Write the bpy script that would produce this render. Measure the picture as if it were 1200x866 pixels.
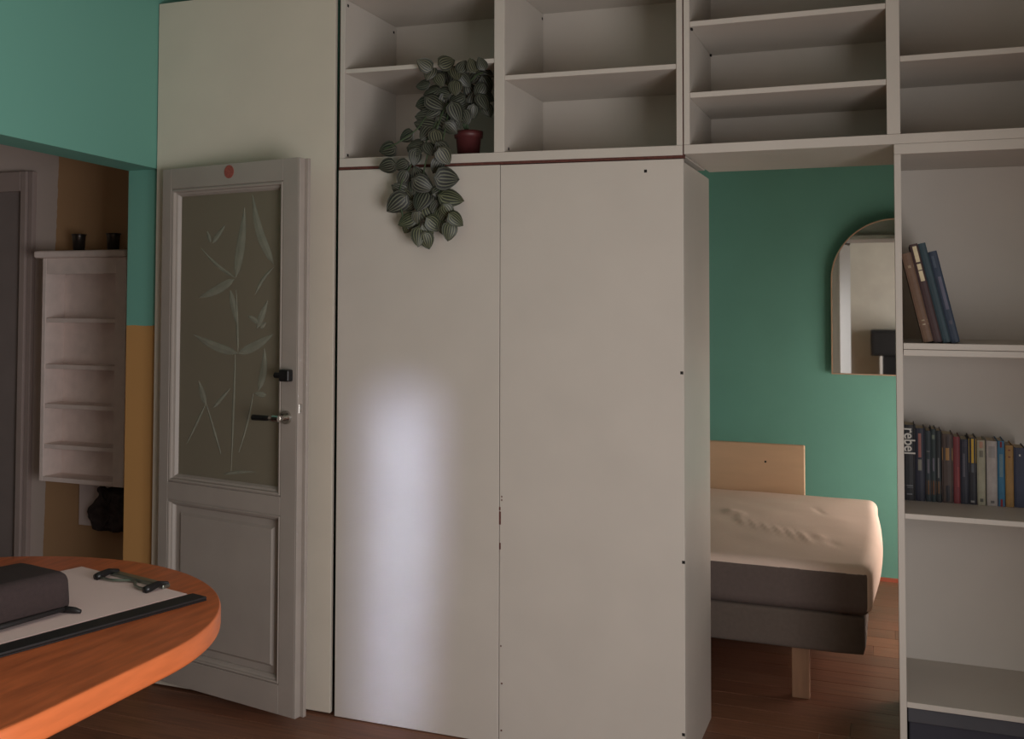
import bpy, bmesh, math, random
from mathutils import Vector, Matrix, noise
R_ = random.Random(7)
for o in list(bpy.data.objects):
    bpy.data.objects.remove(o)
SC = bpy.context.scene
COL = SC.collection

# ------------------------------------------------------------------ camera
FPX, CX, CY = 1260.51, 524.54, 307.99
YAW, PITCH, ROLL = 0.3922, 0.0362, 0.0043
CAM = Vector((1.9383, -3.6, 1.5478))
fw = Vector((-math.sin(YAW) * math.cos(PITCH), math.cos(YAW) * math.cos(PITCH), math.sin(PITCH)))
r0 = Vector((math.cos(YAW), math.sin(YAW), 0))
u0 = r0.cross(fw)
rt = r0 * math.cos(ROLL) + u0 * math.sin(ROLL)
up = -r0 * math.sin(ROLL) + u0 * math.cos(ROLL)
cd = bpy.data.cameras.new('camera')
cam = bpy.data.objects.new('camera', cd)
COL.objects.link(cam)
cam.matrix_world = Matrix(((rt.x, up.x, -fw.x, CAM.x), (rt.y, up.y, -fw.y, CAM.y), (rt.z, up.z, -fw.z, CAM.z), (0, 0, 0, 1)))
cd.sensor_width = 36
cd.lens = 36 * FPX / 1200
cd.shift_x = (600 - CX) / 1200
cd.shift_y = (CY - 433) / 1200
cd.clip_start = 0.05
SC.camera = cam


def ray(u, v):
    return fw + rt * ((u - CX) / FPX) - up * ((v - CY) / FPX)


def at(u, v, ax, val):
    """point on the plane <ax>=val seen at photo pixel (u, v)"""
    d = ray(u, v)
    i = 'xyz'.index(ax)
    return CAM + d * ((val - CAM[i]) / d[i])


# ------------------------------------------------------------------ world, lights, exposure
w = bpy.data.worlds.new('world')
SC.world = w
w.use_nodes = True
w.node_tree.nodes['Background'].inputs[0].default_value = (0.62, 0.72, 0.85, 1)
w.node_tree.nodes['Background'].inputs[1].default_value = 0.25
SC.view_settings.view_transform = 'Standard'
SC.view_settings.look = 'None'
SC.view_settings.exposure = 0.0
SC.view_settings.gamma = 1
SC.view_settings.use_curve_mapping = False


def area(name, loc, target, sx, sy, power, col, spread=180):
    l = bpy.data.lights.new(name, 'AREA')
    l.shape = 'RECTANGLE'
    l.size = sx
    l.size_y = sy
    l.energy = power
    l.color = col
    l.spread = math.radians(spread)
    o = bpy.data.objects.new(name, l)
    COL.objects.link(o)
    o.location = loc
    o.rotation_euler = (Vector(target) - Vector(loc)).to_track_quat('-Z', 'Y').to_euler()
    return o


# daylight at the panes of the two windows out of the picture: the wide one in the right-hand wall
# beside the table (plus an added narrow beam that makes the wardrobe streak) and the low bedroom one at the bed end
area('window_right_offscreen', (2.785, -2.7, 1.02), (0, -2.7, 1.02), 1.88, 1.42, 86, (1.0, 0.97, 0.965))
area('added_streak_beam_offscreen', (2.78, -3.35, 1.02), (0.27, 0, 0.50), 0.13, 1.4, 1.0, (0.64, 0.72, 1.0), 5)
area('window_bedroom_offscreen', (2.785, 2.1, 0.72), (1.2, 2.1, 0.45), 1.08, 1.08, 26, (1.0, 0.83, 0.73))


# ------------------------------------------------------------------ materials
def srgb(r, g, b):
    f = lambda c: (c / 255 / 12.92) if c <= 10 else (((c / 255) + 0.055) / 1.055) ** 2.4
    return (f(r), f(g), f(b), 1)


MATS = {}


def mat(name, col, rough=0.5, var=0.06, scale=6, bump=0.0, bscale=200, metal=0.0, spec=0.5, stretch=None):
    if name in MATS:
        return MATS[name]
    m = bpy.data.materials.new(name)
    m.use_nodes = True
    nt = m.node_tree
    b = nt.nodes['Principled BSDF']
    b.inputs['Roughness'].default_value = rough
    b.inputs['Metallic'].default_value = metal
    b.inputs['Specular IOR Level'].default_value = spec
    tc = nt.nodes.new('ShaderNodeTexCoord')
    src = tc.outputs['Object']
    if stretch:
        mp = nt.nodes.new('ShaderNodeMapping')
        mp.inputs['Scale'].default_value = stretch
        nt.links.new(src, mp.inputs['Vector'])
        src = mp.outputs['Vector']
    n = nt.nodes.new('ShaderNodeTexNoise')
    n.inputs['Scale'].default_value = scale
    n.inputs['Detail'].default_value = 5
    nt.links.new(src, n.inputs['Vector'])
    rp = nt.nodes.new('ShaderNodeValToRGB')
    c = srgb(*col)
    rp.color_ramp.elements[0].position = 0.3
    rp.color_ramp.elements[1].position = 0.7
    rp.color_ramp.elements[0].color = tuple(x * (1 - var) for x in c[:3]) + (1,)
    rp.color_ramp.elements[1].color = tuple(min(1, x * (1 + var)) for x in c[:3]) + (1,)
    nt.links.new(n.outputs['Fac'], rp.inputs['Fac'])
    nt.links.new(rp.outputs['Color'], b.inputs['Base Color'])
    if bump:
        n2 = nt.nodes.new('ShaderNodeTexNoise')
        n2.inputs['Scale'].default_value = bscale
        nt.links.new(src, n2.inputs['Vector'])
        bp = nt.nodes.new('ShaderNodeBump')
        bp.inputs['Strength'].default_value = bump
        bp.inputs['Distance'].default_value = 0.002
        nt.links.new(n2.outputs['Fac'], bp.inputs['Height'])
        nt.links.new(bp.outputs['Normal'], b.inputs['Normal'])
    MATS[name] = m
    return m


def two_tone(name, axis, edge, lo, hi, rough=0.7, tilt=(None, 0)):
    """paint of one colour below (lo) and another above (hi) a painted line across the wall"""
    m = bpy.data.materials.new(name)
    m.use_nodes = True
    nt = m.node_tree
    b = nt.nodes['Principled BSDF']
    b.inputs['Roughness'].default_value = rough
    g = nt.nodes.new('ShaderNodeNewGeometry')
    s = nt.nodes.new('ShaderNodeSeparateXYZ')
    nt.links.new(g.outputs['Position'], s.inputs[0])
    val = s.outputs['xyz'.index(axis)]
    n = nt.nodes.new('ShaderNodeTexNoise')
    n.inputs['Scale'].default_value = 14
    nt.links.new(g.outputs['Position'], n.inputs['Vector'])
    ma = nt.nodes.new('ShaderNodeMath')
    ma.operation = 'MULTIPLY_ADD'
    ma.inputs[1].default_value = 0.02
    nt.links.new(n.outputs['Fac'], ma.inputs[0])
    nt.links.new(val, ma.inputs[2])
    last = ma.outputs[0]
    if tilt[0]:
        mb = nt.nodes.new('ShaderNodeMath')
        mb.operation = 'MULTIPLY_ADD'
        mb.inputs[1].default_value = tilt[1]
        nt.links.new(s.outputs['xyz'.index(tilt[0])], mb.inputs[0])
        nt.links.new(last, mb.inputs[2])
        last = mb.outputs[0]
    gt = nt.nodes.new('ShaderNodeMath')
    gt.operation = 'GREATER_THAN'
    gt.inputs[1].default_value = edge + 0.01
    nt.links.new(last, gt.inputs[0])
    mx = nt.nodes.new('ShaderNodeMix')
    mx.data_type = 'RGBA'
    mx.inputs[6].default_value = srgb(*lo)
    mx.inputs[7].default_value = srgb(*hi)
    nt.links.new(gt.outputs[0], mx.inputs[0])
    nt.links.new(mx.outputs[2], b.inputs['Base Color'])
    return m


TEAL = (106, 164, 149)
OCHRE = (184, 138, 82)
M_teal = mat('teal_wall_paint', TEAL, 0.8, 0.05, 3, 0.15, 160)
M_tealochre = two_tone('teal_over_ochre_paint', 'z', 1.442, OCHRE, TEAL, 0.8)
M_ceil = mat('ceiling_paint', (200, 196, 186), 0.9)
M_plain = mat('plain_wall_paint', (186, 176, 162), 0.9)
M_hall = two_tone('ochre_paint_with_bare_edge', 'x', -2.005, (205, 190, 182), (188, 150, 112), 0.8, ('z', -0.03))
M_lam = mat('white_laminate', (196, 189, 180), 0.5, 0.03, 4)
M_gloss = mat('glossy_white_laminate', (196, 189, 180), 0.38, 0.03, 4, spec=0.3)
M_backp = mat('back_board_laminate', (196, 189, 180), 0.6, 0.04, 3)
M_backk = mat('bookcase_back_board_laminate', (196, 189, 180), 0.6, 0.04, 3)
M_lam_in = mat('white_laminate_inside', (196, 189, 180), 0.5, 0.03, 4)
M_panelw = mat('white_painted_panel', (208, 199, 184), 0.55, 0.03, 4)
M_raw = mat('raw_chipboard_edge', (92, 52, 44), 0.9, 0.3, 80)
M_dark = mat('dark_hole', (22, 18, 16), 0.9)
M_doorp = mat('grey_door_paint', (160, 151, 143), 0.5, 0.05, 5, 0.1, 60)
M_edgep = mat('door_edge_paint', (160, 151, 143), 0.5, 0.05, 9, 0.1, 60)
M_chrome = mat('brushed_nickel', (200, 196, 190), 0.22, 0.02, 5, 0, 200, 1.0)
M_black = mat('black_plastic', (20, 20, 21), 0.35, 0.1)
M_red = mat('red_sticker', (150, 78, 68), 0.7, 0.25, 120)
M_grey = mat('dark_grey_hall_door_paint', (132, 121, 118), 0.6, 0.06)
M_casing = mat('hall_casing_paint', (164, 148, 142), 0.6, 0.05)
M_cab = mat('hall_shelf_paint', (240, 224, 217), 0.6, 0.05, 20)
M_cup = mat('dark_metal_tumbler', (86, 80, 76), 0.3, 0.1, 20, 0, 200, 0.8)
M_bundle = mat('dark_cloth', (58, 48, 48), 0.95, 0.5, 25, 0.6, 60)
M_tabtop = mat('orange_wood_table_top', (196, 104, 58), 0.38, 0.22, 5, 0.08, 90, stretch=(9, 1.2, 1))
M_tabedge = mat('orange_wood_table_edge', (196, 104, 58), 0.4, 0.10, 4, stretch=(2, 2, 14))
M_paper = mat('paper', (238, 214, 210), 0.9, 0.02)
M_board = mat('black_clipboard', (26, 23, 24), 0.55, 0.15)
M_pouch = mat('dark_pouch_cloth', (50, 38, 37), 0.95, 0.12, 90, 0.5, 320)
M_clipm = mat('clip_metal', (150, 158, 148), 0.3, 0.05, 5, 0, 200, 0.9)
M_sheet = mat('white_sheet', (232, 208, 192), 0.95, 0.03, 6, 0.25, 60)
M_tick = mat('grey_brown_ticking', (104, 91, 86), 0.95, 0.06, 60, 0.3, 300)
M_base = mat('taupe_bed_base_cloth', (104, 92, 84), 0.95, 0.06, 60, 0.3, 400)
M_bleg = mat('pale_wood', (150, 112, 84), 0.6, 0.12, 6, stretch=(8, 8, 1))
M_hb = mat('pale_board', (208, 178, 146), 0.6, 0.06, 3, stretch=(1, 1, 5))
M_pot = mat('red_plastic_pot', (84, 36, 37), 0.5, 0.08)
M_soil = mat('soil', (40, 30, 24), 1, 0.4, 60)
M_stem = mat('green_stem', (58, 74, 48), 0.7, 0.2, 30)
M_etch = mat('etched_glass', (130, 130, 116), 0.7, 0.12, 25)
M_skirt = mat('red_brown_skirting', (170, 92, 70), 0.6, 0.1)
M_frame = mat('window_frame_paint', (225, 222, 215), 0.5)
M_navy = mat('navy_box_card', (46, 46, 58), 0.7, 0.1)
M_navy2 = mat('charcoal_box_lid', (70, 70, 76), 0.7, 0.1)
M_rim = mat('mirror_rim', (206, 176, 150), 0.35, 0.03, 5, 0, 200, 0.5)

m = bpy.data.materials.new('mirror_silver')
m.use_nodes = True
b = m.node_tree.nodes['Principled BSDF']
b.inputs['Base Color'].default_value = (0.8, 0.81, 0.8, 1)
b.inputs['Metallic'].default_value = 1
b.inputs['Roughness'].default_value = 0.02
M_mirror = m
m = bpy.data.materials.new('frosted_door_glass')
m.use_nodes = True
b = m.node_tree.nodes['Principled BSDF']
b.inputs['Base Color'].default_value = srgb(164, 156, 137)
b.inputs['Roughness'].default_value = 0.32
b.inputs['Transmission Weight'].default_value = 0.55
b.inputs['IOR'].default_value = 1.3
nt = m.node_tree
n = nt.nodes.new('ShaderNodeTexNoise')
n.inputs['Scale'].default_value = 220
bp = nt.nodes.new('ShaderNodeBump')
bp.inputs['Strength'].default_value = 0.15
bp.inputs['Distance'].default_value = 0.001
nt.links.new(n.outputs['Fac'], bp.inputs['Height'])
nt.links.new(bp.outputs['Normal'], b.inputs['Normal'])
M_glass = m
m = bpy.data.materials.new('clear_window_glass')
m.use_nodes = True
b = m.node_tree.nodes['Principled BSDF']
b.inputs['Roughness'].default_value = 0.02
b.inputs['Transmission Weight'].default_value = 1.0
b.inputs['IOR'].default_value = 1.05
M_wglass = m


def leaf_mat(name, dark, light):
    m = bpy.data.materials.new(name)
    m.use_nodes = True
    nt = m.node_tree
    b = nt.nodes['Principled BSDF']
    b.inputs['Roughness'].default_value = 0.5
    uv = nt.nodes.new('ShaderNodeUVMap')
    uv.uv_map = 'UVMap'
    s = nt.nodes.new('ShaderNodeSeparateXYZ')
    nt.links.new(uv.outputs[0], s.inputs[0])
    mu = nt.nodes.new('ShaderNodeMath')
    mu.operation = 'MULTIPLY'
    mu.inputs[1].default_value = 2 * math.pi * 6.5
    nt.links.new(s.outputs[0], mu.inputs[0])
    sn = nt.nodes.new('ShaderNodeMath')
    sn.operation = 'SINE'
    nt.links.new(mu.outputs[0], sn.inputs[0])
    # stripes fade out toward the leaf rim and tip
    mr = nt.nodes.new('ShaderNodeMapRange')
    mr.inputs[1].default_value = 0.15
    mr.inputs[2].default_value = 0.75
    nt.links.new(sn.outputs[0], mr.inputs[0])
    ed = nt.nodes.new('ShaderNodeMapRange')
    ed.inputs[1].default_value = 1.0
    ed.inputs[2].default_value = 0.8
    nt.links.new(s.outputs[1], ed.inputs[0])
    mm = nt.nodes.new('ShaderNodeMath')
    mm.operation = 'MULTIPLY'
    nt.links.new(mr.outputs[0], mm.inputs[0])
    nt.links.new(ed.outputs[0], mm.inputs[1])
    mx = nt.nodes.new('ShaderNodeMix')
    mx.data_type = 'RGBA'
    mx.inputs[6].default_value = srgb(*dark)
    mx.inputs[7].default_value = srgb(*light)
    nt.links.new(mm.outputs[0], mx.inputs[0])
    nt.links.new(mx.outputs[2], b.inputs['Base Color'])
    return m


M_leaf = [leaf_mat('striped_leaf_dark', (21, 24, 20), (92, 95, 79)),
          leaf_mat('striped_leaf_mid', (26, 30, 22), (102, 102, 78)),
          leaf_mat('striped_leaf_green', (32, 38, 26), (104, 108, 80))]


# ------------------------------------------------------------------ mesh helpers
def link(name, me, parent=None, material=None):
    o = bpy.data.objects.new(name, me)
    COL.objects.link(o)
    if material and not me.materials:
        me.materials.append(material)
    if parent:
        o.parent = parent
        o.matrix_parent_inverse = Matrix.Translation(-Vector(parent.location)) if parent.get('_w') else Matrix()
    return o


def finish(name, bm, material, parent=None, smooth=False):
    bmesh.ops.recalc_face_normals(bm, faces=bm.faces)
    me = bpy.data.meshes.new(name)
    bm.to_mesh(me)
    bm.free()
    if smooth:
        for p in me.polygons:
            p.use_smooth = True
    me.materials.append(material)
    o = bpy.data.objects.new(name, me)
    COL.objects.link(o)
    if parent is not None:
        o.parent = parent
    return o


def add_box(bm, x0, x1, y0, y1, z0, z1):
    vs = [bm.verts.new((x, y, z)) for x in (x0, x1) for y in (y0, y1) for z in (z0, z1)]
    q = [(0, 1, 3, 2), (4, 6, 7, 5), (0, 4, 5, 1), (2, 3, 7, 6), (0, 2, 6, 4), (1, 5, 7, 3)]
    for f in q:
        bm.faces.new([vs[i] for i in f])
    return vs


def box(name, x0, x1, y0, y1, z0, z1, material, parent=None, bev=0.0, seg=2, fn=None):
    """box in world coordinates, kept in world coordinates below an unrotated parent Empty"""
    bm = bmesh.new()
    add_box(bm, x0, x1, y0, y1, z0, z1)
    if bev:
        bmesh.ops.bevel(bm, geom=list(bm.edges), offset=bev, segments=seg, profile=0.5, affect='EDGES')
    for v in bm.verts:
        if fn:
            v.co = fn(v.co)
    if parent is not None and parent.get('off'):
        off = Vector(parent['off'])
        for v in bm.verts:
            v.co -= off
    return finish(name, bm, material, parent)


def prism(name, pts, z0, z1, material, parent=None, bev=0.0):
    bm = bmesh.new()
    lo = [bm.verts.new((p[0], p[1], z0)) for p in pts]
    hi = [bm.verts.new((p[0], p[1], z1)) for p in pts]
    bm.faces.new(lo[::-1])
    bm.faces.new(hi)
    k = len(pts)
    for i in range(k):
        bm.faces.new((lo[i], lo[(i + 1) % k], hi[(i + 1) % k], hi[i]))
    if parent is not None and parent.get('off'):
        for v in bm.verts:
            v.co -= Vector(parent['off'])
    return finish(name, bm, material, parent)


def tag(o, label, cat=None, group=None, kind=None):
    o['label'] = label
    if cat:
        o['category'] = cat
    if group:
        o['group'] = group
    if kind:
        o['kind'] = kind
    return o


def thing(name, label, cat, loc=(0, 0, 0), rotz=0.0, group=None, kind=None):
    o = bpy.data.objects.new(name, None)
    o.empty_display_size = 0.05
    COL.objects.link(o)
    o.location = loc
    o.rotation_euler = (0, 0, rotz)
    if rotz == 0:
        o['off'] = [float(c) for c in loc]
    return tag(o, label, cat, group, kind)


def tube(bm, pts, rad, seg=8, cap=True):
    rings = []
    k = len(pts)
    pts = [Vector(p) for p in pts]
    for i, p in enumerate(pts):
        t = (pts[min(i + 1, k - 1)] - pts[max(i - 1, 0)]).normalized()
        a = t.cross(Vector((0, 0, 1)))
        if a.length < 0.1:
            a = t.cross(Vector((0, 1, 0)))
        a.normalize()
        c = t.cross(a)
        r = rad[i] if isinstance(rad, (list, tuple)) else rad
        rings.append([bm.verts.new(p + (a * math.cos(2 * math.pi * j / seg) + c * math.sin(2 * math.pi * j / seg)) * r) for j in range(seg)])
    for i in range(k - 1):
        for j in range(seg):
            bm.faces.new((rings[i][j], rings[i][(j + 1) % seg], rings[i + 1][(j + 1) % seg], rings[i + 1][j]))
    if cap:
        bm.faces.new(rings[0][::-1])
        bm.faces.new(rings[-1])


def lathe(name, prof, material, parent=None, seg=28, loc=(0, 0, 0), smooth=True):
    bm = bmesh.new()
    rings = []
    for r, z in prof:
        rings.append([bm.verts.new((loc[0] + r * math.cos(2 * math.pi * j / seg), loc[1] + r * math.sin(2 * math.pi * j / seg), loc[2] + z)) for j in range(seg)])
    for i in range(len(prof) - 1):
        for j in range(seg):
            bm.faces.new((rings[i][j], rings[i][(j + 1) % seg], rings[i + 1][(j + 1) % seg], rings[i + 1][j]))
    if prof[0][0] > 1e-4:
        bm.faces.new(rings[0][::-1])
    if prof[-1][0] > 1e-4:
        bm.faces.new(rings[-1])
    bmesh.ops.remove_doubles(bm, verts=bm.verts, dist=1e-5)
    return finish(name, bm, material, parent, smooth)


def rounded(name, dims, r, n, material, parent=None, fn=None):
    """soft box (grid of n cells a side) centred at x,y, base at z=0, in local coordinates"""
    bm = bmesh.new()
    bmesh.ops.create_cube(bm, size=2)
    bmesh.ops.subdivide_edges(bm, edges=bm.edges, cuts=n, use_grid_fill=True)
    h = Vector(dims) / 2
    for v in bm.verts:
        p = Vector(v.co)
        q = Vector([math.copysign(abs(c) ** 0.75, c) for c in p])
        q = Vector((q.x * h.x, q.y * h.y, q.z * h.z))
        inner = Vector([max(-(h[i] - r), min(h[i] - r, q[i])) for i in range(3)])
        d = q - inner
        if d.length > 1e-6:
            q = inner + d.normalized() * min(r, max(d.length, 0)) if max(abs(d.x), abs(d.y), abs(d.z)) < r * 0.999 else inner + d.normalized() * r
        q.z += h.z
        v.co = fn(q) if fn else q
    return finish(name, bm, material, parent, True)


# ------------------------------------------------------------------ the shell
CEIL = 2.95
HY = 0.64          # hall back wall
BY = 2.942         # far bedroom wall
RX = 2.76          # right wall of the main room
FY = -4.7          # wall behind the camera


def lw(y, off=0.0):
    """the left wall stands a few degrees off square"""
    return -0.852 + 0.105 * (0.03 - y) - off


floor = box('floor', -3.4, 3.5, -4.9, 3.1, -0.12, -0.012, mat('subfloor', (70, 46, 34), 0.9))
tag(floor, 'brown wooden plank floor running through the rooms', 'floor', kind='structure')
PL = []
for k in range(5):
    c = [(120, 82, 62), (128, 87, 66), (114, 78, 60), (133, 91, 68), (122, 80, 60)][k]
    PL.append(mat('floor_plank_wood_%d' % k, c, 0.45, 0.22, 3, 0.06, 60, stretch=(1.5, 22, 1)))
pw, plen = 0.142, 1.75
pm = {}
row = 0
y = FY
while y < BY + 0.02:
    x = -1.02 - R_.random() * plen
    while x < RX:
        a, c = max(x, -1.02), min(x + plen, RX)
        if c - a > 0.03 and not (y > 0.02 and y < 0.40 and False):
            key = (round(c - a, 2), R_.randrange(5))
            if key not in pm:
                bm = bmesh.new()
                L = key[0]
                add_box(bm, 0.0006, L - 0.0006, 0.0008, pw - 0.0008, -0.012, 0)
                bmesh.ops.bevel(bm, geom=[e for e in bm.edges if all(v.co.z > -0.001 for v in e.verts)], offset=0.0012, segments=1, affect='EDGES')
                me = bpy.data.meshes.new('plank')
                bm.to_mesh(me)
                bm.free()
                me.materials.append(PL[key[1]])
                pm[key] = me
            o = bpy.data.objects.new('plank', pm[key])
            COL.objects.link(o)
            o.location = (a, y, 0)
            o.parent = floor
        x += plen
    y += pw
    row += 1


def wall(name, boxes, material, label):
    bm = bmesh.new()
    for b_ in boxes:
        add_box(bm, *b_)
    o = finish(name, bm, material)
    return tag(o, label, 'wall', kind='structure')


tag(box('ceiling', -3.4, 3.5, -4.9, 3.1, CEIL, CEIL + 0.1, M_ceil), 'pale painted ceiling above the room', 'ceiling', kind='structure')
# left wall: header over the wide opening, far stub with the two-colour jamb, near stub
T = 0.155
OPEN = -2.78
TOPZ = 2.089
bm = bmesh.new()


def slab(y0, y1, z0, z1):
    ps = [(lw(y0), y0), (lw(y1), y1), (lw(y1, T), y1), (lw(y0, T), y0)]
    lo = [bm.verts.new((p[0], p[1], z0)) for p in ps]
    hi = [bm.verts.new((p[0], p[1], z1)) for p in ps]
    bm.faces.new(lo[::-1])
    bm.faces.new(hi)
    for i in range(4):
        bm.faces.new((lo[i], lo[(i + 1) % 4], hi[(i + 1) % 4], hi[i]))


slab(FY - 0.1, 0.03, TOPZ, CEIL)
slab(FY - 0.1, OPEN, -0.01, TOPZ)
slab(0.03, HY, -0.01, CEIL)
tag(finish('wall_left', bm, M_tealochre), 'teal wall above the opening, ochre below on the jamb', 'wall', kind='structure')
wall('wall_hall', [(-3.3, lw(HY, T) + 0.1, HY, HY + 0.1, -0.01, CEIL)], M_hall, 'ochre hallway wall with a bare whitish edge')
wall('wall_hall_side', [(-3.4, -3.3, -4.9, HY + 0.1, -0.01, CEIL)], M_plain, 'plain pale wall closing the hallway side')
wall('wall_hall_front', [(-3.3, -0.55, -4.9, -4.8, -0.01, CEIL)], M_plain, 'plain pale wall at the near hallway end')
wall('wall_front', [(-0.5, RX, FY - 0.1, FY, -0.01, CEIL)], M_plain, 'plain pale wall opposite the wardrobe')
wy0, wy1, wz0, wz1 = -3.70, -1.70, 0.25, 1.79
by0, by1, bz0, bz1 = 1.50, 2.70, 0.12, 1.32
wall('wall_right', [(RX, RX + 0.1, FY, wy0, -0.01, CEIL), (RX, RX + 0.1, wy1, by0, -0.01, CEIL), (RX, RX + 0.1, wy0, wy1, -0.01, wz0), (RX, RX + 0.1, wy0, wy1, wz1, CEIL), (RX, RX + 0.1, by1, BY, -0.01, CEIL), (RX, RX + 0.1, by0, by1, -0.01, bz0), (RX, RX + 0.1, by0, by1, bz1, CEIL)], M_plain, 'plain pale wall beside the bookcase with two windows')
wall('wall_bedroom_far', [(-1.0, RX + 0.1, BY, BY + 0.1, -0.01, CEIL)], M_teal, 'teal bedroom wall behind the bed')
wall('wall_bedroom_left', [(-1.0, -0.9, HY, BY, -0.01, CEIL)], M_teal, 'teal bedroom wall at the hidden end of the bed')
wall('wall_back', [(lw(0.3) + 0.001, -0.03, 0.56, 0.62, -0.01, CEIL), (-0.03, RX, 0.56, 0.62, 2.78, CEIL)], M_teal, 'teal wall behind and above the tall white panel')
tag(box('baseboard_bedroom', 0.2, RX, BY - 0.014, BY + 0.002, -0.004, 0.02, M_skirt), 'thin red-brown skirting along the teal bedroom wall', 'baseboard', kind='structure')


def window(name, label, axis, c, a0, a1, z0, z1):
    """frame with a centre post and panes; axis = the wall's normal axis"""
    e = thing(name, label, 'window', ((a0 + a1) / 2, c, z0) if axis == 'y' else (c, (a0 + a1) / 2, z0), kind='structure')
    f = 0.05

    def bb(nm, p0, p1, q0, q1, d0, d1, m_):
        if axis == 'y':
            return box(nm, p0, p1, c + d0, c + d1, q0, q1, m_, e)
        return box(nm, c + d0, c + d1, p0, p1, q0, q1, m_, e)
    bb('window_frame', a0, a0 + f, z0, z1, -0.03, 0.03, M_frame)
    bb('window_frame', a1 - f, a1, z0, z1, -0.03, 0.03, M_frame)
    bb('window_frame', a0 + f, a1 - f, z0, z0 + f, -0.03, 0.03, M_frame)
    bb('window_frame', a0 + f, a1 - f, z1 - f, z1, -0.03, 0.03, M_frame)
    mid = (a0 + a1) / 2
    bb('window_post', mid - 0.02, mid + 0.02, z0 + f, z1 - f, -0.03, 0.03, M_frame)
    bb('pane', a0 + f, mid - 0.02, z0 + f, z1 - f, -0.004, 0.004, M_wglass)
    bb('pane', mid + 0.02, a1 - f, z0 + f, z1 - f, -0.004, 0.004, M_wglass)


window('window_1', 'wide white window in the wall beside the table', 'x', RX + 0.06, wy0, wy1, wz0, wz1)
window('window_2', 'low white window in the bedroom at the bed end', 'x', RX + 0.06, by0, by1, bz0, bz1)

# ------------------------------------------------------------------ tall white panel and wardrobe
PT = 2.77
pan = box('cupboard_panel', -0.846, -0.022, 0.006, 0.026, 0.008, PT, M_panelw, None, 0.0015)
tag(pan, 'tall plain off-white panel behind the open glazed door', 'panel')

WX1, WZ, WD = 1.2979, 2.035, 0.54
wd = thing('wardrobe', 'large white two-door wardrobe with flat handleless doors beside the passage', 'wardrobe', (0.65, 0.27, 0))


def wtop(co):
    if co.z > 1.9:
        co.z += 0.0095 - 0.012 * co.x
    return co


SEAM = 0.650
box('door', 0.0, SEAM - 0.0012, 0.0, 0.018, 0.003, WZ, M_lam, wd, 0.0012, 1, wtop)
box('door', SEAM + 0.0012, WX1, 0.0, 0.018, 0.003, WZ - 0.001, M_lam, wd, 0.0012, 1, wtop)
box('side_panel', WX1 - 0.018, WX1, 0.0185, WD, 0, WZ - 0.016, M_gloss, wd, 0.001, 1)
box('side_panel', 0.0, 0.018, 0.0185, WD, 0, WZ - 0.012, M_lam, wd, 0.001, 1)
box('top_panel', 0.019, WX1 - 0.019, 0.0185, WD, WZ - 0.036, WZ - 0.018, M_lam, wd)
box('back_panel', 0.019, WX1 - 0.019, WD - 0.012, WD - 0.002, 0.02, WZ - 0.038, M_lam, wd)
box('bottom_panel', 0.019, WX1 - 0.019, 0.0185, WD - 0.014, 0.03, 0.048, M_lam, wd)
box('divider_panel', SEAM - 0.012, SEAM + 0.012, 0.0185, WD - 0.014, 0.05, WZ - 0.038, M_raw, wd)
box('edge_strip', -0.006, -0.0005, 0.012, 0.3, 0.005, 2.03, M_raw, wd)
# chips along the door seam and the tiny screw holes
for (u, v, ww, hh) in [(586, 607, 2.2, 16), (585.8, 596, 1.8, 4), (586, 640, 1.8, 8), (588, 582, 1.5, 2), (588, 586, 1.5, 2), (588, 801, 2, 2), (587.5, 856, 2, 2), (587, 757, 1.5, 2)]:
    p = at(u, v, 'y', 0)
    s = 0.00285
    box('chip', p.x - ww * s / 2, p.x + ww * s / 2, -0.0006, 0.001, p.z - hh * s / 2, p.z + hh * s / 2, M_raw, wd)
for (u, v) in [(756.5, 200.5), (799, 437), (801, 659), (801, 861)]:
    p = at(u, v, 'y', 0)
    box('screw_hole', p.x - 0.005, p.x + 0.005, -0.0006, 0.001, p.z - 0.005, p.z + 0.005, M_dark, wd, 0.0004, 1)

# ------------------------------------------------------------------ upper shelf units
SH = lambda co: Vector((co.x, co.y, co.z + 0.0155 - 0.0124 * co.x))
uA = thing('overhead_shelf_unit', 'open white two-bay shelf unit over the wardrobe, holding the plant', 'shelf unit', (0.65, 0.24, 2.04))
UD = 0.46
zb0, zb1, zt0, zt1 = 2.041, 2.074, 2.685, 2.72
box('bottom_board', 0.003, 1.2955, 0.0, UD, zb0, zb1, M_lam, uA, 0.001, 1, SH)
box('top_board', 0.003, 1.2955, 0.0, UD, zt0, zt1, M_lam_in, uA, 0.001, 1, SH)
box('side_panel', 0.003, 0.0225, 0.0, UD, zb1 + 0.0005, zt0 - 0.0005, M_lam_in, uA, 0.001, 1, SH)
box('side_panel', 1.2755, 1.2955, 0.0, UD, zb1 + 0.0005, zt0 - 0.0005, M_lam_in, uA, 0.001, 1, SH)
box('divider_panel', 0.6265, 0.6655, 0.0, UD, zb1 + 0.0005, zt0 - 0.0005, M_lam_in, uA, 0.001, 1, SH)
box('back_panel', 0.003, 1.2955, UD, UD + 0.008, zb0 + 0.004, zt1 - 0.004, M_backp, uA, 0, 1, SH)
box('shelf', 0.0228, 0.6262, 0.004, UD - 0.001, 2.398, 2.4145, M_lam_in, uA, 0.001, 1, SH)
box('shelf', 0.6658, 1.2752, 0.004, UD - 0.001, 2.333, 2.350, M_lam_in, uA, 0.001, 1, SH)
box('edge_strip', 0.003, 1.2955, 0.004, 0.016, zb0 - 0.0095, zb0 - 0.0005, M_raw, uA, 0, 1, SH)
box('edge_strip', 1.2962, 1.2992, 0.006, 0.03, zb0 - 0.01, zt1, M_raw, uA)
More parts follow.
